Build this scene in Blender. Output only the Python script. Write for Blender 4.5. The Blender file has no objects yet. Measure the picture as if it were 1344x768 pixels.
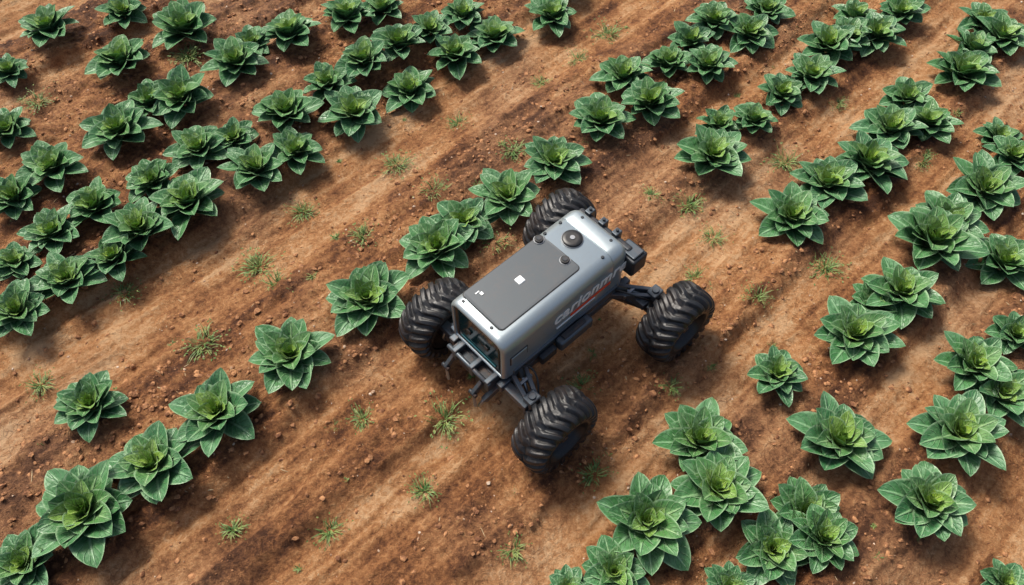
import bpy, bmesh, math, random
import numpy as np
from mathutils import Vector, Matrix
random.seed(7); rng=np.random.default_rng(11)
scene=bpy.context.scene; COL=bpy.context.collection
PHI=math.radians(43.5); CP,SP=math.cos(PHI),math.sin(PHI)   # crop-row direction

# ------------------------------------------------------------ helpers
def link(o,parent=None):
    COL.objects.link(o)
    if parent is not None: o.parent=parent
    return o
def mesh_obj(name,verts,faces,mat=None,parent=None,smooth=False):
    me=bpy.data.meshes.new(name); me.from_pydata([tuple(v) for v in verts],[],[tuple(f) for f in faces]); me.update()
    if mat: me.materials.append(mat)
    if smooth: me.polygons.foreach_set("use_smooth",[True]*len(me.polygons))
    return link(bpy.data.objects.new(name,me),parent)
def np_mesh(name,V,F,mat=None,smooth=True):
    me=bpy.data.meshes.new(name); k=F.shape[1]
    me.vertices.add(len(V)); me.vertices.foreach_set("co",V.astype(np.float32).ravel())
    me.loops.add(F.size); me.loops.foreach_set("vertex_index",F.astype(np.int32).ravel())
    me.polygons.add(len(F)); me.polygons.foreach_set("loop_start",np.arange(0,F.size,k,dtype=np.int32))
    me.update(calc_edges=True)
    me.polygons.foreach_set("use_smooth",np.full(len(F),smooth))
    if mat: me.materials.append(mat)
    return me
class N:
    def __init__(s,name):
        s.m=bpy.data.materials.new(name); s.m.use_nodes=True; s.t=s.m.node_tree; s.b=s.t.nodes["Principled BSDF"]
    def n(s,typ,**kw):
        x=s.t.nodes.new(typ)
        for k,v in kw.items(): setattr(x,k,v)
        return x
    def l(s,a,b): s.t.links.new(a,b)
    def math(s,op,a,b=None,c=None,clamp=False):
        x=s.n("ShaderNodeMath",operation=op,use_clamp=clamp)
        for i,v in enumerate((a,b,c)):
            if v is None: continue
            if isinstance(v,(int,float)): x.inputs[i].default_value=v
            else: s.l(v,x.inputs[i])
        return x.outputs[0]
    def mix(s,f,a,b,bt='MIX'):
        x=s.n("ShaderNodeMix",data_type='RGBA',blend_type=bt)
        for i,v in ((0,f),(6,a),(7,b)):
            if isinstance(v,(int,float)): x.inputs[i].default_value=v
            elif isinstance(v,tuple): x.inputs[i].default_value=(*v,1) if len(v)==3 else v
            else: s.l(v,x.inputs[i])
        return x.outputs[2]
    def noise(s,vec,scale,detail=4,rough=.55,dist=0):
        x=s.n("ShaderNodeTexNoise"); x.inputs["Scale"].default_value=scale; x.inputs["Detail"].default_value=detail
        x.inputs["Roughness"].default_value=rough; x.inputs["Distortion"].default_value=dist
        if vec is not None: s.l(vec,x.inputs["Vector"])
        return x.outputs[0]
    def rng(s,v,a,b,c=0.,d=1.,smooth=True):
        x=s.n("ShaderNodeMapRange"); x.interpolation_type='SMOOTHSTEP' if smooth else 'LINEAR'
        s.l(v,x.inputs[0])
        for i,q in zip((1,2,3,4),(a,b,c,d)): x.inputs[i].default_value=q
        return x.outputs[0]
    def bump(s,h,dist,strength=1.,prev=None):
        x=s.n("ShaderNodeBump"); x.inputs["Distance"].default_value=dist; x.inputs["Strength"].default_value=strength
        s.l(h,x.inputs["Height"])
        if prev is not None: s.l(prev,x.inputs["Normal"])
        return x.outputs[0]

# ------------------------------------------------------------ noise in numpy
TAB=rng.random((512,512))
def vn(x,y,sd=0):
    x=x+sd*17.3; y=y+sd*9.7
    xi=np.floor(x).astype(int); yi=np.floor(y).astype(int); fx=x-xi; fy=y-yi
    fx=fx*fx*fx*(fx*(fx*6-15)+10); fy=fy*fy*fy*(fy*(fy*6-15)+10)
    a=TAB[xi%512,yi%512]; b=TAB[(xi+1)%512,yi%512]; c=TAB[xi%512,(yi+1)%512]; d=TAB[(xi+1)%512,(yi+1)%512]
    return (a*(1-fx)+b*fx)*(1-fy)+(c*(1-fx)+d*fx)*fy-.5
def fbm(x,y,sd,octs,g=.6):
    o=0;a=1.
    for i in range(octs): o=o+a*vn(x*2.03**i,y*2.03**i,sd+i*3); a*=g
    return o
#  (distance across rows, half width, strength)
BANDS=[(1.30,.27,1.0),(.10,.13,.85),(-.45,.20,1.0),(-.76,.10,.45),(-1.12,.15,.95),(-1.76,.11,.75),(-2.42,.18,1.),(-3.3,.25,.9),(2.72,.10,.5),(3.38,.12,.9),(4.2,.25,.9)]
def track(x,y):
    s=x*CP+y*SP; n=-x*SP+y*CP
    n=n+vn(s*.7,n*.7,1)*.14+vn(s*2.1,n*3,2)*.08+vn(s*7,n*12,3)*.04
    t=np.zeros_like(s)
    for c,w,a in BANDS: t=np.maximum(t,a*np.exp(-((n-c)/w)**6*.5))
    return t
def height(x,y,fine=True):
    s=x*CP+y*SP; n=-x*SP+y*CP
    t=track(x,y)
    h=-.060*t+.03*vn(x*1.3,y*1.3,4)+.026*vn(s*.8,n*9,5)+.020*vn(s*1.5,n*19,15)
    if fine:
        r=np.hypot(x,y); att=np.clip(1.6-r/6,0,1)
        rough=(1-.6*t)
        h=h+att*(rough*(.026*vn(x*8,y*8,6)+.024*vn(x*19,y*19,7)+.018*vn(x*41,y*41,8))+t*.014*vn(s*2.5,n*34,9)+.007*vn(s*6,n*55,10)*t)
        pr=np.sin(s*48+np.abs(np.sin(n*9))*3)*.5+.5
        h=h-att*.009*pr*np.clip(t-.5,0,1)*np.clip(vn(s*.8,n*2.,12)*3+.5,0,1)
    return h
def hz(x,y): return float(height(np.array([x]),np.array([y]),False)[0])

# ------------------------------------------------------------ ground
def axis(a,b,step,far,g=1.3):
    core=list(np.arange(a,b,step)); lo=[];hi=[]; d=step;v=a
    while v>-far: d*=g; v-=d; lo.append(v)
    d=step;v=core[-1]
    while v<far: d*=g; v+=d; hi.append(v)
    return np.array(lo[::-1]+core+hi)
gx=axis(-3.8,4.0,.0125,450); gy=axis(-2.0,3.0,.0125,450)
X,Y=np.meshgrid(gx,gy); Xf,Yf=X.ravel(),Y.ravel()
Z=height(Xf,Yf); T=track(Xf,Yf)
S_=Xf*CP+Yf*SP; N_=-Xf*SP+Yf*CP
TONE=.31*T+.36*fbm(S_*.9+.3*vn(Xf*4,Yf*4,50),N_*8,30,5,.66)+.20*fbm(S_*2.0,N_*34,34,3,.7)+.34*fbm(Xf*6,Yf*6,60,4,.65)+.36
GREY=np.clip((fbm(Xf*1.2,Yf*1.2,80,3,.6)+.05)/.5,0,1)
far=np.clip((np.hypot(Xf,Yf)-12)/20,0,1); Z*=1-far
nx,ny=len(gx),len(gy)
I=np.arange(nx*ny).reshape(ny,nx)
F=np.stack([I[:-1,:-1],I[:-1,1:],I[1:,1:],I[1:,:-1]],-1).reshape(-1,4)
g=N("soil")
tc=g.n("ShaderNodeTexCoord").outputs["Object"]
tone=g.n("ShaderNodeAttribute",attribute_name="tone").outputs["Fac"]
grey=g.n("ShaderNodeAttribute",attribute_name="grey").outputs["Fac"]
n_f=g.noise(tc,38,5,.80)
v=g.math('ADD',tone,g.math('MULTIPLY',g.math('SUBTRACT',n_f,.5),1.7),clamp=True)
cr=g.n("ShaderNodeValToRGB"); e=cr.color_ramp.elements
e[0].position=0; e[0].color=(.085,.031,.013,1); e[1].position=1; e[1].color=(.66,.405,.215,1)
for p,c in ((.2,(.180,.070,.027,1)),(.42,(.33,.140,.052,1)),(.68,(.50,.245,.100,1))):
    q=e.new(p); q.color=c
g.l(v,cr.inputs[0])
c1=g.mix(g.math('MULTIPLY',grey,.18),cr.outputs[0],g.mix(v,(.12,.072,.046),(.58,.44,.31)))
vo=g.n("ShaderNodeTexVoronoi"); vo.inputs["Scale"].default_value=75; g.l(tc,vo.inputs["Vector"])
grit=g.math('MULTIPLY',g.rng(vo.outputs["Distance"],.10,.22,1,0),g.rng(tone,.35,.6))
c1=g.mix(g.math('MULTIPLY',grit,.45),c1,(.62,.42,.26))
vc=g.n("ShaderNodeTexVoronoi",feature='DISTANCE_TO_EDGE'); vc.inputs["Scale"].default_value=8
nn=g.n("ShaderNodeTexNoise"); nn.inputs["Scale"].default_value=6; nn.inputs["Detail"].default_value=2; g.l(tc,nn.inputs["Vector"])
vs=g.n("ShaderNodeVectorMath",operation='SCALE'); vs.inputs["Scale"].default_value=.35; g.l(nn.outputs["Color"],vs.inputs[0])
vm=g.n("ShaderNodeVectorMath",operation='ADD'); g.l(tc,vm.inputs[0]); g.l(vs.outputs[0],vm.inputs[1]); g.l(vm.outputs[0],vc.inputs["Vector"])
crack=g.math('MULTIPLY',g.rng(vc.outputs["Distance"],0,.035,1,0),g.rng(grey,.3,.9))
c1=g.mix(g.math('MULTIPLY',crack,.45),c1,(.09,.04,.022))
g.l(c1,g.b.inputs["Base Color"])
g.l(g.rng(v,0,1,.60,.9),g.b.inputs["Roughness"]); g.b.inputs["Specular IOR Level"].default_value=.3
g.l(g.bump(n_f,.040,1),g.b.inputs["Normal"])
me=np_mesh("ground",np.stack([Xf,Yf,Z],1),F,g.m)
for nm,arr in (("tone",TONE),("grey",GREY)):
    a=me.attributes.new(nm,'FLOAT','POINT'); a.data.foreach_set("value",arr.astype(np.float32))
link(bpy.data.objects.new("ground",me))

# ------------------------------------------------------------ soil clods and pebbles (merged meshes)
bm=bmesh.new(); bmesh.ops.create_icosphere(bm,subdivisions=1,radius=1); IV=np.array([v.co[:] for v in bm.verts]); IF=np.array([[v.index for v in f.verts] for f in bm.faces]); bm.free()
def scatter(name,count,smin,smax,mat,power,dark,elong=1.5):
    xs=rng.uniform(-3.8,4.0,count*3); ys=rng.uniform(-2.2,3.0,count*3)
    t=track(xs,ys); cl=vn(xs*3,ys*3,21)+.5
    keep=rng.random(count*3)<np.clip((1-dark*t)*cl*1.2,0.02,1); xs,ys=xs[keep][:count],ys[keep][:count]; k=len(xs)
    sz=smin+(smax-smin)*rng.random(k)**power
    Vv=IV[None]*(1+rng.uniform(-.3,.3,(k,len(IV),1)))*sz[:,None,None]*np.stack([rng.uniform(.8,elong,k),rng.uniform(.7,1.2,k),rng.uniform(.5,.85,k)],1)[:,None,:]
    an=rng.uniform(0,6.28,k); ca,sa=np.cos(an)[:,None],np.sin(an)[:,None]
    Vx=Vv[...,0]*ca-Vv[...,1]*sa; Vy=Vv[...,0]*sa+Vv[...,1]*ca
    zz=height(xs,ys)
    P=np.stack([Vx+xs[:,None],Vy+ys[:,None],Vv[...,2]+(zz+sz*.15)[:,None]],-1).reshape(-1,3)
    Fs=(IF[None]+(np.arange(k)*len(IV))[:,None,None]).reshape(-1,3)
    link(bpy.data.objects.new(name,np_mesh(name,P,Fs,mat,smooth=False)))
m=N("clod"); tcc=m.n("ShaderNodeTexCoord").outputs["Object"]
m.l(m.mix(m.rng(m.noise(tcc,40,2),.35,.65),(.15,.060,.026),(.42,.205,.090)),m.b.inputs["Base Color"]); m.b.inputs["Roughness"].default_value=.9
CLOD=m.m
m=N("pebble"); tcc=m.n("ShaderNodeTexCoord").outputs["Object"]
m.l(m.mix(m.rng(m.noise(tcc,25,2),.4,.6),(.32,.19,.11),(.58,.46,.35)),m.b.inputs["Base Color"]); m.b.inputs["Roughness"].default_value=.75; PEB=m.m
m=N("straw"); tcc=m.n("ShaderNodeTexCoord").outputs["Object"]
m.l(m.mix(m.rng(m.noise(tcc,9,2),.4,.6),(.30,.20,.10),(.50,.40,.24)),m.b.inputs["Base Color"]); m.b.inputs["Roughness"].default_value=.8; STRAW=m.m
scatter("soil_clods",20000,.002,.016,CLOD,3.4,.8)
scatter("pebbles",1800,.002,.009,PEB,3,.3)
scatter("straw_litter",900,.0012,.0026,STRAW,1.5,.4,16)

# ------------------------------------------------------------ crop plants
L=N("leaf")
uv=L.n("ShaderNodeUVMap",uv_map="UVMap").outputs[0]
sp=L.n("ShaderNodeSeparateXYZ"); L.l(uv,sp.inputs[0]); u,t=sp.outputs[0],sp.outputs[1]
au=L.math('ABSOLUTE',L.math('SUBTRACT',L.math('MULTIPLY',u,2.),1.))
vx=L.math('SUBTRACT',L.math('MULTIPLY',t,7.5),L.math('MULTIPLY',L.math('POWER',au,.85),2.4))
fr=L.math('ABSOLUTE',L.math('SUBTRACT',L.math('FRACT',vx),.5))
side=L.math('MULTIPLY',L.rng(fr,.0,.13,1,0),L.rng(au,1.0,.6,0,1))
mid=L.rng(au,.03,.13,1,0)
vein=L.math('MAXIMUM',L.math('MULTIPLY',side,.6),mid)
vcN=L.n("ShaderNodeVertexColor",layer_name="leaf"); sc=L.n("ShaderNodeSeparateColor"); L.l(vcN.outputs[0],sc.inputs[0])
lay,lrnd=sc.outputs[0],sc.outputs[1]
oi=L.n("ShaderNodeObjectInfo").outputs["Random"]
tcl=L.n("ShaderNodeTexCoord").outputs["Object"]
mott=L.noise(tcl,10,3,.62)
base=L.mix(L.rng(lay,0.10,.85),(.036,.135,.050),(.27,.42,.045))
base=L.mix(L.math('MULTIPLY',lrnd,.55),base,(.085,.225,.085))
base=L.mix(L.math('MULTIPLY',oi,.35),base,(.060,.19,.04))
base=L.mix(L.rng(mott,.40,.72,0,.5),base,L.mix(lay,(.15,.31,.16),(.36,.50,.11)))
edge=L.rng(au,.78,1.,0,.7)
base=L.mix(edge,base,(.32,.48,.28))
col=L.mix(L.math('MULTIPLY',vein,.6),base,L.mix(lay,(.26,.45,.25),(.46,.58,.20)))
L.l(col,L.b.inputs["Base Color"])
L.l(L.rng(mott,.3,.7,.36,.52),L.b.inputs["Roughness"]); L.b.inputs["Specular IOR Level"].default_value=.5
hgt=L.math('ADD',L.math('MULTIPLY',vein,-.6),L.math('MULTIPLY',L.noise(tcl,22,1),.6))
L.l(L.bump(hgt,.010,.9),L.b.inputs["Normal"])
LEAF=L.m
def build_plant(seed):
    r=random.Random(seed); V=[];Fc=[];UV=[];C=[]
    NT,NU=12,8
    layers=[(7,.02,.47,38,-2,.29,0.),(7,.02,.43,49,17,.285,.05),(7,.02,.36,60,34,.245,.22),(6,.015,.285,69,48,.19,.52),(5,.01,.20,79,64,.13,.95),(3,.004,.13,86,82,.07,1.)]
    off=r.random()*6.28
    for li,(cnt,r0,Ln,e0,e1,W,lv) in enumerate(layers):
        off+=math.pi/cnt+r.uniform(-.12,.12)
        for k in range(cnt):
            a=off+k*2*math.pi/cnt+r.uniform(-.17,.17)
            ln=Ln*r.uniform(.82,1.12); w=W*r.uniform(.88,1.12); E0=math.radians(e0+r.uniform(-7,7)); E1=math.radians(e1+r.uniform(-18,14))
            tw=r.uniform(-.28,.28); ph=r.random()*6.28; bend=r.uniform(-.13,.13); rip=r.uniform(.003,.010)*min(1,w/.2)
            rr,zz=r0,.05+.026*li; bidx=len(V)
            lrv=r.random()
            for i in range(NT):
                tt=i/(NT-1); el=E0+(E1-E0)*tt**1.1
                if i: rr+=math.cos(el)*ln/(NT-1); zz+=math.sin(el)*ln/(NT-1)
                prof=(tt**.80*(1-tt)**.82)/.322
                hw=w*.5*max(prof,.26*(1-tt)**.5+.003)
                nz=(math.cos(el)); nr=-math.sin(el)
                for j in range(NU+1):
                    s=j/NU*2-1
                    lat=s*hw*(1-.10*abs(s)); up=abs(s)**1.2*hw*(.60-.30*tt)+rip*math.sin(tt*13+ph+(2 if s>0 else 0))*abs(s)**2*prof
                    up+=tw*s*hw
                    R=rr+nr*up; Zz=zz+nz*up; lt=lat+bend*tt*tt*ln
                    V.append((R*math.cos(a)-lt*math.sin(a),R*math.sin(a)+lt*math.cos(a),Zz))
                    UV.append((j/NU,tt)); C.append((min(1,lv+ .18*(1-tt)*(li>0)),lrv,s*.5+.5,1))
            for i in range(NT-1):
                for j in range(NU):
                    q=bidx+i*(NU+1)+j; Fc.append((q,q+1,q+NU+2,q+NU+1))
    V=np.array(V); Fc=np.array(Fc)
    me=np_mesh("leafy_plant",V,Fc,LEAF)
    ul=me.uv_layers.new(name="UVMap"); ul.data.foreach_set("uv",np.array(UV,dtype=np.float32)[Fc.ravel()].ravel())
    ca=me.color_attributes.new("leaf",'FLOAT_COLOR','POINT'); ca.data.foreach_set("color",np.array(C,dtype=np.float32).ravel())
    return me
PM=[build_plant(100+i) for i in range(12)]
PL="""-315,210,39 -272,229,33 -224,211,44 -258,179,43 -332,172,27 -150,204,41 -181,175,40 -177,200,30
-314,119,31 -242,115,42 -231,141,32 -209,141,43 -275,86,38 -291,63,32 -191,101,37 -171,110,29
-142,128,40 -132,98,34 -153,82,37 -214,78,33 -186,56,42 -241,56,35 -259,37,33 -210,37,39
-220,18,33 -276,17,27 -242,4,36 -262,-16,34 -100,131,40 -118,155,33 -96,175,37 -66,157,39
-76,192,36 -56,210,30 -38,190,38 -11,210,39 -34,227,33 -114,224,39 -90,233,32 28,232,37
56,123,40 73,165,37 88,138,37 104,179,33 130,175,33 121,201,31 140,221,35 161,207,37
178,233,33 25,90,39 -2,63,40 -41,26,43 -28,44,37 -77,-9,45 -113,-44,41 -143,-76,41
-208,-70,34 -168,-101,41 -195,-123,47 -216,-146,32 121,94,43 131,125,28 152,125,29 174,152,33
197,166,36 214,196,38 229,205,32 248,207,37 240,229,31 273,231,33 162,49,43 189,75,41
214,90,43 238,121,41 263,128,36 256,150,33 297,170,42 310,194,33 334,207,40 330,226,32
234,30,50 247,44,39 278,70,44 275,19,38 305,96,32 306,118,28 179,-31,42 209,-5,40
194,-8,27 134,-53,30 157,-88,44 215,-86,42 232,-49,38 244,-64,36 190,-120,39 262,-29,27
91,-89,40 95,-114,43 61,-128,42 45,-150,30 117,-139,36 139,-136,33 135,-122,36 96,-155,24
24,-157,20 219,-152,22"""
plants=[tuple(float(q)/100 for q in p.split(',')) for p in PL.split()]
# the rows continue beyond the surveyed patch
for n in (3.7,3.05,2.45,2.0,1.75,.5,-.1,-.8,-1.42,-2.05,-2.8,-3.6,4.6):
    s=-6.
    while s<7.5:
        s+=random.uniform(.36,.5); nn=n+random.uniform(-.08,.08)
        x=s*CP-nn*SP; y=s*SP+nn*CP
        if -1.85<y<2.62 and abs(x)<2.62+(y+1.5)*.36: continue
        if abs(x)>6 or not -4<y<6: continue
        plants.append((x,y,random.uniform(.33,.44)))
for i,(x,y,w) in enumerate(plants):
    o=bpy.data.objects.new("leafy_plant",PM[(i*7+i//8)%12])
    sc_=w*1.18*random.uniform(.98,1.04)
    o.location=(x,y,hz(x,y)-.012); o.rotation_euler=(random.uniform(-.10,.10),random.uniform(-.10,.10),random.random()*6.28)
    o.scale=(sc_,sc_,sc_*random.uniform(.92,1.12)); link(o)

# ------------------------------------------------------------ weeds (one mesh)
m=N("weed"); tcw=m.n("ShaderNodeTexCoord").outputs["Object"]
m.l(m.mix(m.rng(m.noise(tcw,30,2),.35,.65),(.06,.15,.03),(.22,.27,.08)),m.b.inputs["Base Color"]); m.b.inputs["Roughness"].default_value=.6
WD="-85,38 -130,7 -75,-73 -42,-110 -85,-128 0,-138 -129,-128 -162,-32 -214,2 -124,61 -46,73 -34,134 20,171 83,68 116,40 103,12 -71,97 1,106 -33,-73 39,-102 -144,22 105,64 212,150 254,100 -306,146 -218,190 -10,34 170,100 46,194 68,221 81,-56 36,-54 178,20 -242,-54 132,-5"
V=[];Fc=[]
tufts=[tuple(float(q)/100 for q in p.split(',')) for p in WD.split()]
tufts=[(x,y,random.uniform(.06,.11)) for x,y in tufts]+[(random.uniform(-3.2,3.4),random.uniform(-1.7,2.6),random.uniform(.012,.035)) for _ in range(90)]
for x,y,r in tufts:
    z=hz(x,y)-.004; nb=int(10+r*750)
    for b in range(nb):
        a=random.random()*6.28; br=random.random()*r*.5; bx,by=x+br*math.cos(a)+random.gauss(0,.15)*r,y+br*math.sin(a)
        a+=random.uniform(-.8,.8); ln=r*random.uniform(.3,1.0); el=random.uniform(.25,1.4); wd=random.uniform(.0014,.0036)
        px,py,pz=bx,by,z; K=4; i0=len(V)
        for k in range(K+1):
            ww=wd*(1-(k/K)**2*.85)
            V.append((px-math.sin(a)*ww,py+math.cos(a)*ww,pz)); V.append((px+math.sin(a)*ww,py-math.cos(a)*ww,pz))
            px+=math.cos(a)*math.cos(el)*ln/K; py+=math.sin(a)*math.cos(el)*ln/K; pz+=math.sin(el)*ln/K; el-=random.uniform(.1,.4); a+=random.uniform(-.15,.15)
        for k in range(K): q=i0+k*2; Fc.append((q,q+1,q+3,q+2))
        if random.random()<.6:
            q=len(V); la=a+random.uniform(-1,1); ll=r*.18
            cx,cy,cz=px,py,max(pz,z+.006)
            V+= [(cx,cy,cz),(cx+ll*.5*math.cos(la+.5),cy+ll*.5*math.sin(la+.5),cz+.002),(cx+ll*math.cos(la),cy+ll*math.sin(la),cz),(cx+ll*.5*math.cos(la-.5),cy+ll*.5*math.sin(la-.5),cz+.002)]
            Fc.append((q,q+1,q+2,q+3))
link(bpy.data.objects.new("weed_tufts",np_mesh("weed_tufts",np.array(V),np.array(Fc),m.m,False)))

# ------------------------------------------------------------ robot materials
def paint(name,col,metal,rough,dirt=.25,bumpy=0.):
    p=N(name); tc=p.n("ShaderNodeTexCoord").outputs["Object"]
    d=p.noise(tc,9,4,.7); d2=p.noise(tc,60,2,.7)
    geo=p.n("ShaderNodeNewGeometry"); sx=p.n("ShaderNodeSeparateXYZ"); p.l(geo.outputs["Position"],sx.inputs[0])
    low=p.rng(sx.outputs[2],.05,.55,1,.25)
    f=p.math('MULTIPLY',p.math('MULTIPLY',p.rng(p.math('ADD',p.math('MULTIPLY',d,.6),p.math('MULTIPLY',d2,.4)),.44,.66),low),dirt)
    p.l(p.mix(f,col,(.24,.13,.075)),p.b.inputs["Base Color"])
    p.b.inputs["Metallic"].default_value=metal
    p.l(p.math('ADD',p.math('MULTIPLY',d2,.16),rough-.06),p.b.inputs["Roughness"])
    if bumpy: p.l(p.bump(d2,bumpy,.5),p.b.inputs["Normal"])
    return p.m
BODY=paint("body_metal",(.36,.425,.455),.6,.31,.25)
PANEL=paint("panel_grey",(.058,.071,.082),.2,.46,.25)
DARK=paint("dark_frame",(.030,.037,.045),.5,.45,.45)
STEEL=paint("steel",(.30,.32,.34),.9,.34,.3)
FRAME=paint("frame_blue_grey",(.080,.100,.120),.6,.42,.4)
RUB=paint("tyre_rubber",(.010,.0115,.014),0,.42,.12,.002)
BLK=paint("black_plastic",(.010,.011,.012),0,.38,.10)
WHT=paint("white_plastic",(.82,.84,.84),0,.4,.05)
GLASS=paint("tinted_glass",(.008,.032,.038),0,.06,.05)
RED=paint("red_stripe",(.75,.07,.02),0,.4,.1)
CYAN=paint("teal_trim",(.03,.17,.20),.2,.3,.05)

root=bpy.data.objects.new("agricultural_robot",None); root.empty_display_size=.3; link(root)
root.location=(.231,-.282,-.028); root.rotation_euler=(0,0,math.radians(43))
def box(name,lo,hi,mat,bev=.006,seg=2,rot=None):
    lo,hi=Vector(lo),Vector(hi); c=(lo+hi)/2; d=hi-lo
    bm=bmesh.new(); bmesh.ops.create_cube(bm,size=1)
    for v in bm.verts: v.co=Vector((v.co.x*d.x,v.co.y*d.y,v.co.z*d.z))
    if bev: bmesh.ops.bevel(bm,geom=bm.edges[:],offset=min(bev,min(d)*.45),segments=seg,profile=.5,affect='EDGES')
    me=bpy.data.meshes.new(name); bm.to_mesh(me); bm.free(); me.materials.append(mat)
    o=link(bpy.data.objects.new(name,me),root); o.location=c
    if rot: o.rotation_euler=rot
    return o
def align(o,p0,p1):
    p0,p1=Vector(p0),Vector(p1); o.location=(p0+p1)/2
    o.rotation_mode='QUATERNION'; o.rotation_quaternion=(p1-p0).to_track_quat('Z','Y')
def lathe(name,prof,mat,p0,p1,seg=32,smooth=True):
    Lh=(Vector(p1)-Vector(p0)).length; V=[];F=[]
    for z,r in prof:
        for k in range(seg):
            a=2*math.pi*k/seg; V.append((r*math.cos(a),r*math.sin(a),z-Lh/2))
    for i in range(len(prof)-1):
        for k in range(seg):
            F.append((i*seg+k,i*seg+(k+1)%seg,(i+1)*seg+(k+1)%seg,(i+1)*seg+k))
    F.append(tuple(range(seg))[::-1]); F.append(tuple((len(prof)-1)*seg+k for k in range(seg)))
    o=mesh_obj(name,V,F,mat,root)
    if smooth:
        for p in o.data.polygons: p.use_smooth=len(p.vertices)==4
    align(o,p0,p1); return o
def tube(name,p0,p1,r,mat,seg=20):
    Lh=(Vector(p1)-Vector(p0)).length; b=min(r*.2,.003)
    return lathe(name,[(0,r-b),(b,r),(Lh-b,r),(Lh,r-b)],mat,p0,p1,seg)
def beam(name,p0,p1,w,h,mat,bev=.004):
    p0,p1=Vector(p0),Vector(p1); Lh=(p1-p0).length
    o=box(name,(-w/2,-h/2,-Lh/2),(w/2,h/2,Lh/2),mat,bev); align(o,p0,p1); return o

# body shell
YC=.066; HW=.186; ZB,ZT=.315,.632; X0,X1=-.477,.345
def ring(x,d,NC=9):
    rt,rb=max(.062-d,.006),max(.030-d,.004); hw=HW-d; zb=ZB+d; zt=ZT-d; pts=[]
    for cy,cz,r,a0 in ((hw-rt,zt-rt,rt,0),(-(hw-rt),zt-rt,rt,90),(-(hw-rb),zb+rb,rb,180),(hw-rb,zb+rb,rb,270)):
        for k in range(NC):
            a=math.radians(a0+90*k/(NC-1)); yy=cy+r*math.cos(a); zz=cz+r*math.sin(a)
            crown=.006*(1-(yy/HW)**2) if zz>zt-rt*1.01 and a0<180 else 0
            pts.append((x,YC+yy,zz+crown))
    return pts
def loft(name,secs,mat,cap0=True,cap1=True):
    V=[];F=[];n=None
    for x,d in secs:
        p=ring(x,d); n=len(p); V+=p
    for i in range(len(secs)-1):
        for k in range(n): F.append((i*n+k,(i+1)*n+k,(i+1)*n+(k+1)%n,i*n+(k+1)%n))
    if cap0: F.append(tuple(range(n)))
    if cap1: F.append(tuple((len(secs)-1)*n+k for k in range(n))[::-1])
    o=mesh_obj(name,V,F,mat,root)
    for p in o.data.polygons: p.use_smooth=len(p.vertices)==4
    bm=bmesh.new(); bm.from_mesh(o.data); bmesh.ops.recalc_face_normals(bm,faces=bm.faces[:]); bm.to_mesh(o.data); bm.free()
    return o
rear=[(X1,.050),(X1-.0015,.036),(X1-.006,.024),(X1-.014,.013),(X1-.026,.005),(X1-.04,.001),(X1-.05,0)]
loft("body_shell",rear+[(.236,0),(.235,.0005),(.2345,.005),(.2305,.005),(.230,.0005),(.229,0),(-.44,0),(-.455,.001),(-.466,.005),(-.474,.012),(-.477,.019),(-.475,.024),(-.470,.026),(-.455,.027)],BODY,True,True)
loft("front_bezel",[(-.4552,.029),(-.468,.031),(-.470,.036),(-.464,.044),(-.460,.045)],BLK)
loft("front_window",[(-.461,.047),(-.466,.049),(-.4665,.052)],GLASS)
box("window_lower_trim",(-.473,YC-.12,ZB+.055),(-.4675,YC+.12,ZB+.070),CYAN,.002)
for yy in (-.06,.06): box("window_sensor",(-.476,YC+yy-.014,ZB+.15),(-.4675,YC+yy+.014,ZB+.178),BLK,.004)
def slab(name,x0,x1,y0,y1,z,th,r,mat,NC=6):
    V=[]
    for dz,ins in ((0,0),(th*.6,0),(th,.0015)):
        for cx,cy,a0 in ((x1-r,y1-r,0),(x0+r,y1-r,90),(x0+r,y0+r,180),(x1-r,y0+r,270)):
            for k in range(NC):
                a=math.radians(a0+90*k/(NC-1)); xx=cx+(r-ins)*math.cos(a); yy=cy+(r-ins)*math.sin(a)
                V.append((xx,yy,z+dz+.006*(1-((yy-YC)/HW)**2)))
    n=4*NC; F=[]
    for i in range(2):
        for k in range(n): F.append((i*n+k,i*n+(k+1)%n,(i+1)*n+(k+1)%n,(i+1)*n+k))
    F.append(tuple(2*n+k for k in range(n)))
    return mesh_obj(name,V,F,mat,root)
slab("top_panel_gap",X0+.052,.083,-.048,.228,ZT-.001,.0016,.024,BLK)
slab("top_panel",X0+.056,.079,-.044,.224,ZT-.001,.0046,.022,PANEL)
def puck(name,x,y,z,prof,mat,seg=36):
    return lathe(name,prof,mat,(x,y,z),(x,y,z+.1),seg)
zt=ZT+.003
box("status_sensor",(-.195,.078,zt-.004),(-.155,.118,zt+.009),WHT,.007,3)
for bx,by in ((.050,.205),(.055,.035)):
    puck("latch_base",bx,by,zt,[(0,.028),(.005,.028),(.007,.026)],STEEL)
    puck("latch_ring",bx,by,zt+.0075,[(0,.023),(.006,.022),(.008,.019)],BLK)
    puck("latch_cap",bx,by,zt+.016,[(0,.013),(.003,.012)],DARK)
puck("antenna_base",.17,.10,zt-.001,[(0,.055),(.004,.055),(.006,.053)],STEEL,48)
puck("antenna_dome",.17,.10,zt+.0055,[(0,.051),(.005,.050),(.008,.046),(.009,.030)],BLK,48)
puck("antenna_button",.17,.10,zt+.015,[(0,.013),(.003,.012)],STEEL)
for bx,by in ((.30,-.03),(.30,.16),(.20,.21),(.20,-.07),(-.44,.0),(-.44,.19),(.10,.215)):
    puck("screw",bx,by,ZT-.001,[(0,.009),(.006,.008),(.0075,.006)],DARK,20)
box("panel_mark",(-.36,.155,ZT+.0075),(-.345,.172,ZT+.0092),WHT,.0003,1)
box("panel_mark_small",(-.375,.178,ZT+.0065),(-.352,.184,ZT+.0082),WHT,.0003,1)
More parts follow.
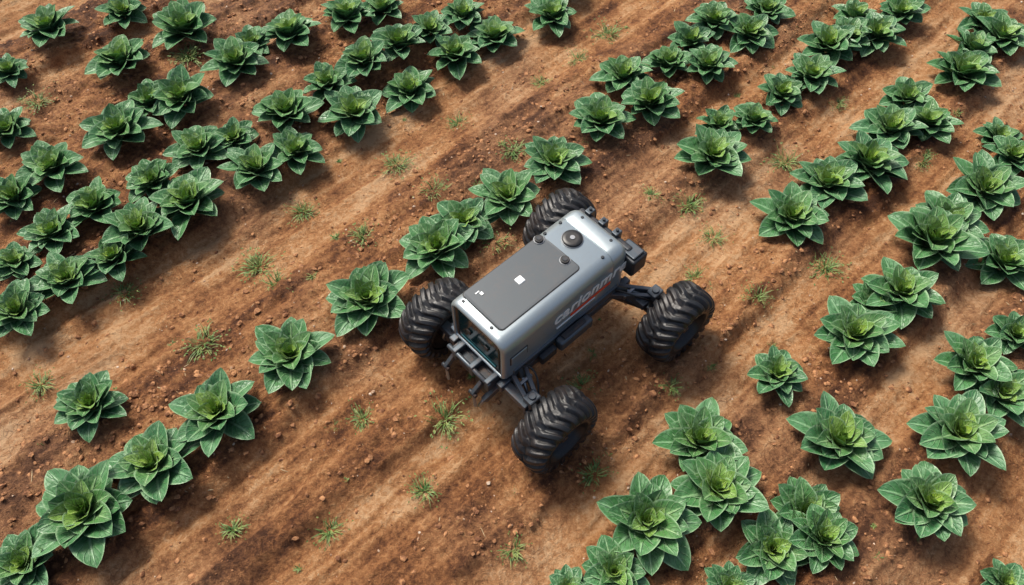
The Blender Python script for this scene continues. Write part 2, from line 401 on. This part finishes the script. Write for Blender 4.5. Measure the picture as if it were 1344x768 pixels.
# right side details
YS=YC-HW
box("side_vent_rim",(-.44,YS-.003,.44),(-.33,YS+.004,.51),BLK,.003)
box("side_vent_cover",(-.433,YS-.006,.447),(-.337,YS,.503),BODY,.003)
cu=bpy.data.curves.new("side_lettering",'FONT'); cu.body="carionmre"; cu.size=.112; cu.shear=.2; cu.extrude=.0008; cu.offset=.0032; cu.space_character=1.06
lt=link(bpy.data.objects.new("side_lettering",cu),root); cu.materials.append(WHT); lt.location=(-.165,YS-.0025,.484); lt.rotation_euler=(math.pi/2,0,0)
box("red_stripe",(-.05,YS-.003,.444),(.225,YS+.002,.462),RED,.0005,1)
box("white_stripe",(-.14,YS-.003,.425),(.12,YS+.002,.433),WHT,.0005,1)
box("side_skirt",(-.42,YS-.010,.318),(.29,YS+.01,.372),FRAME,.012,3)
box("side_pod",(-.16,YS-.062,.30),(.06,YS-.011,.372),FRAME,.014,3)
box("side_pod_cap",(-.13,YS-.05,.3725),(.02,YS-.018,.384),DARK,.005)
box("side_pod_box",(-.27,YS-.045,.285),(-.17,YS-.011,.345),DARK,.008)
box("left_skirt",(-.42,YC+HW-.01,.318),(.29,YC+HW+.01,.372),FRAME,.012,3)
# chassis
box("chassis",(-.43,YC-.15,.215),(.32,YC+.15,.312),DARK,.012)
for yy in (-.17,.17): beam("chassis_rail",(-.50,YC+yy,.275),(.40,YC+yy,.275),.04,.05,FRAME,.006)
for xx in (-.46,.36): beam("cross_member",(xx,-.27,.262),(xx,.36,.262),.05,.045,FRAME,.006)
# rear equipment
box("rear_bumper",(X1+.004,YC-.175,.47),(X1+.045,YC+.175,.575),DARK,.014,3)
box("rear_module",(X1-.02,YC-.235,.44),(X1+.085,YC-.105,.555),DARK,.012,3)
box("rear_module_lid",(X1-.005,YC-.22,.5555),(X1+.07,YC-.12,.568),FRAME,.005)
for yy in (-.06,.03,.12):
    box("rear_bracket",(X1+.02,YC+yy-.018,.50),(X1+.065,YC+yy+.018,.595),FRAME,.005)
    tube("rear_bolt",(X1+.045,YC+yy,.596),(X1+.045,YC+yy,.606),.008,DARK)
box("rear_drive_box",(X1+.005,YC-.13,.31),(X1+.10,YC+.13,.44),DARK,.012)
# front equipment
tube("front_bar",(-.535,YC-.15,.315),(-.535,YC+.15,.315),.012,FRAME)
for yy in (-.13,-.02,.10):
    box("front_bracket",(-.545,YC+yy-.014,.25),(-.47,YC+yy+.014,.335),FRAME,.005)
box("front_plate",(-.523,YC-.13,.285),(-.482,YC+.14,.297),DARK,.003)
box("front_gear_box",(-.53,YC-.12,.14),(-.455,YC-.03,.27),DARK,.01)
box("front_gear_box",(-.52,YC+.03,.17),(-.46,YC+.10,.27),FRAME,.01)
for yy in (-.09,.11):
    beam("gripper_arm",(-.53,YC+yy,.27),(-.585,YC+yy+.01,.20),.022,.03,FRAME,.004)
    beam("gripper_finger",(-.585,YC+yy+.01,.205),(-.60,YC+yy-.02,.13),.014,.02,STEEL,.003)
    tube("gripper_pivot",(-.585,YC+yy-.015,.202),(-.585,YC+yy+.035,.202),.012,DARK)
beam("tool_arm",(-.48,YC-.16,.27),(-.56,YC-.13,.17),.03,.03,FRAME)
tube("tool_tip",(-.56,YC-.13,.175),(-.585,YC-.12,.12),.010,STEEL)

# wheels
R_,HWD,RIM=.212,.094,.130
def tyre_mesh():
    A,Pn=400,56; NL=22
    ang=np.arange(A)*2*np.pi/A; ph=np.linspace(.0,np.pi,Pn)
    cy=np.cos(ph); y=HWD*np.sign(cy)*np.abs(cy)**.50; r=RIM+(R_-.020-RIM)*np.sin(ph)**.62
    yy=np.repeat(y[None],A,0); rr=np.repeat(r[None],A,0); aa=np.repeat(ang[:,None],Pn,1)
    an=np.abs(yy)/HWD
    phase=aa/(2*np.pi)*NL+np.where(yy>0,.5,0)+.95*an**1.25
    fr=np.abs((phase%1)-.5)*2
    lug=np.clip((.58-fr)/.12,0,1); lug=lug*lug*(3-2*lug)
    wgt=np.clip((rr-(R_-.020-.050))/.02,0,1)
    cen=np.clip((an-.02)/.06,0,1)*.4+.6
    d=.024*lug*wgt*cen
    rr2=rr+d*(1-.45*an**3); y2=yy+np.sign(yy)*d*.6*an**3
    ringg=.0025*np.exp(-((rr-.150)/.004)**2); y2=y2+np.sign(yy)*ringg
    V=np.stack([rr2*np.cos(aa),y2,rr2*np.sin(aa)],-1).reshape(-1,3)
    I=np.arange(A*Pn).reshape(A,Pn); J=np.roll(I,-1,0)
    F=np.stack([I[:,:-1],I[:,1:],J[:,1:],J[:,:-1]],-1).reshape(-1,4)
    return np_mesh("tyre",V,F,RUB,True)
TM=tyre_mesh()
for sx in (-1,1):
    for sy in (-1,1):
        cx,cyy,cz=sx*.43,sy*.415,.205
        o=link(bpy.data.objects.new("tyre",TM),root); o.location=(cx,cyy,cz); o.rotation_euler=(0,random.random()*6,0)
        out=Vector((0,sy,0)); c=Vector((cx,cyy,cz))
        P=[(.084,.133),(.092,.138),(.095,.133),(.091,.124),(.055,.114),(.020,.104),(.015,.060),(.030,.054),(.052,.042),(.060,.038),(.062,.018),(.064,.004)]
        lathe("rim",[(0.0,.112)]+[(z,r) for z,r in P],BLK,c,c+out*.1,48)
        lathe("rim_inner",[(0.0,.127),(.085,.127),(.093,.120),(.06,.10),(.05,.05)],BLK,c,c-out*.1,40)
        lathe("hub_cap",[(.0,.020),(.006,.019),(.009,.014)],DARK,c+out*.0645,c+out*.1645,24)
        for k in range(6):
            a=k*math.pi/3; q=c+Vector((.082*math.cos(a),sy*.017,.082*math.sin(a)))
            tube("wheel_nut",q,q+out*.012,.007,STEEL,6)
        for k in range(5):
            a=k*2*math.pi/5+.3; q0=c+Vector((.05*math.cos(a),sy*.03,.05*math.sin(a))); q1=c+Vector((.106*math.cos(a),sy*.032,.106*math.sin(a)))
            beam("wheel_spoke",q0,q1,.02,.014,DARK,.003)
        # suspension
        hub=Vector((cx,sy*.29,cz)); bod=Vector((-.06+sx*.30,YC+sy*.15,.285)); bod2=Vector((-.06+sx*.36,YC+sy*.13,.26))
        tube("wheel_motor",c-out*.045,hub-out*.01,.058,DARK,28)
        tube("motor_collar",hub+out*.02,hub+out*.035,.066,STEEL,28)
        tube("kingpin",hub-out*.03+Vector((0,0,-.075)),hub-out*.03+Vector((0,0,.125)),.019,FRAME)
        box("knuckle",(cx-.036,hub.y-sy*.03-.030,cz+.055),(cx+.036,hub.y-sy*.03+.030,cz+.115),FRAME,.008)
        box("knuckle_low",(cx-.034,hub.y-sy*.03-.026,cz-.065),(cx+.034,hub.y-sy*.03+.026,cz-.02),FRAME,.008)
        kt=hub-out*.03+Vector((0,0,.085)); kb=hub-out*.03+Vector((0,0,-.04))
        beam("upper_arm_front",bod+Vector((sx*.05,0,.03)),kt+Vector((sx*.025,0,0)),.022,.034,FRAME)
        beam("upper_arm_rear",bod+Vector((-sx*.03,0,.03)),kt+Vector((-sx*.025,0,0)),.022,.034,FRAME)
        pm=(bod+kt)/2+Vector((0,0,.015)); beam("arm_bridge",pm+Vector((-.045,0,0)),pm+Vector((.045,0,0)),.018,.03,STEEL)
        beam("lower_arm",bod2-Vector((0,0,.03)),kb,.055,.024,DARK)
        s0=bod+Vector((0,0,.075)); s1=kt*.75+kb*.25+Vector((-sx*.0,-sy*.015,0))
        tube("shock_rod",s0,s1,.008,STEEL,12); s2=s0.lerp(s1,.45); tube("shock_body",s0,s2,.017,BLK,16)
        cb=bpy.data.curves.new("cable",'CURVE'); cb.dimensions='3D'; cb.bevel_depth=.005; sp_=cb.splines.new('BEZIER'); sp_.bezier_points.add(2)
        pts=[bod+Vector((sx*.02,0,.06)),(bod+kt)/2+Vector((-sx*.05,0,.07)),hub+Vector((-sx*.02,0,.06))]
        for bp,q in zip(sp_.bezier_points,pts): bp.co=q; bp.handle_left_type=bp.handle_right_type='AUTO'
        cb.materials.append(BLK); link(bpy.data.objects.new("cable",cb),root)

# ------------------------------------------------------------ light, sky, camera
w=bpy.data.worlds.new("World"); scene.world=w; w.use_nodes=True; nt=w.node_tree
sky=nt.nodes.new("ShaderNodeTexSky"); sky.sky_type='NISHITA'; sky.sun_disc=False
EL,AZ=math.radians(56),math.radians(-42)
sky.sun_elevation=EL; sky.sun_rotation=AZ; sky.air_density=1.; sky.dust_density=6.; sky.ozone_density=.5
nt.links.new(sky.outputs[0],nt.nodes["Background"].inputs[0]); nt.nodes["Background"].inputs[1].default_value=.135
sd=bpy.data.lights.new("sun",'SUN'); sd.energy=4.0; sd.angle=math.radians(18); sd.color=(1,.95,.86)
so=link(bpy.data.objects.new("sun",sd))
dv=Vector((math.sin(AZ)*math.cos(EL),math.cos(AZ)*math.cos(EL),math.sin(EL)))
so.rotation_mode='QUATERNION'; so.rotation_quaternion=dv.to_track_quat('Z','Y'); so.location=dv*20
cd=bpy.data.cameras.new("camera"); cd.lens=28; cd.sensor_width=36; cd.clip_end=2000
co=link(bpy.data.objects.new("camera",cd)); co.location=(0,-2.371,3.65); co.rotation_euler=(math.radians(33),0,0)
scene.camera=co
scene.view_settings.view_transform='Standard'; scene.view_settings.look='None'; scene.view_settings.exposure=0
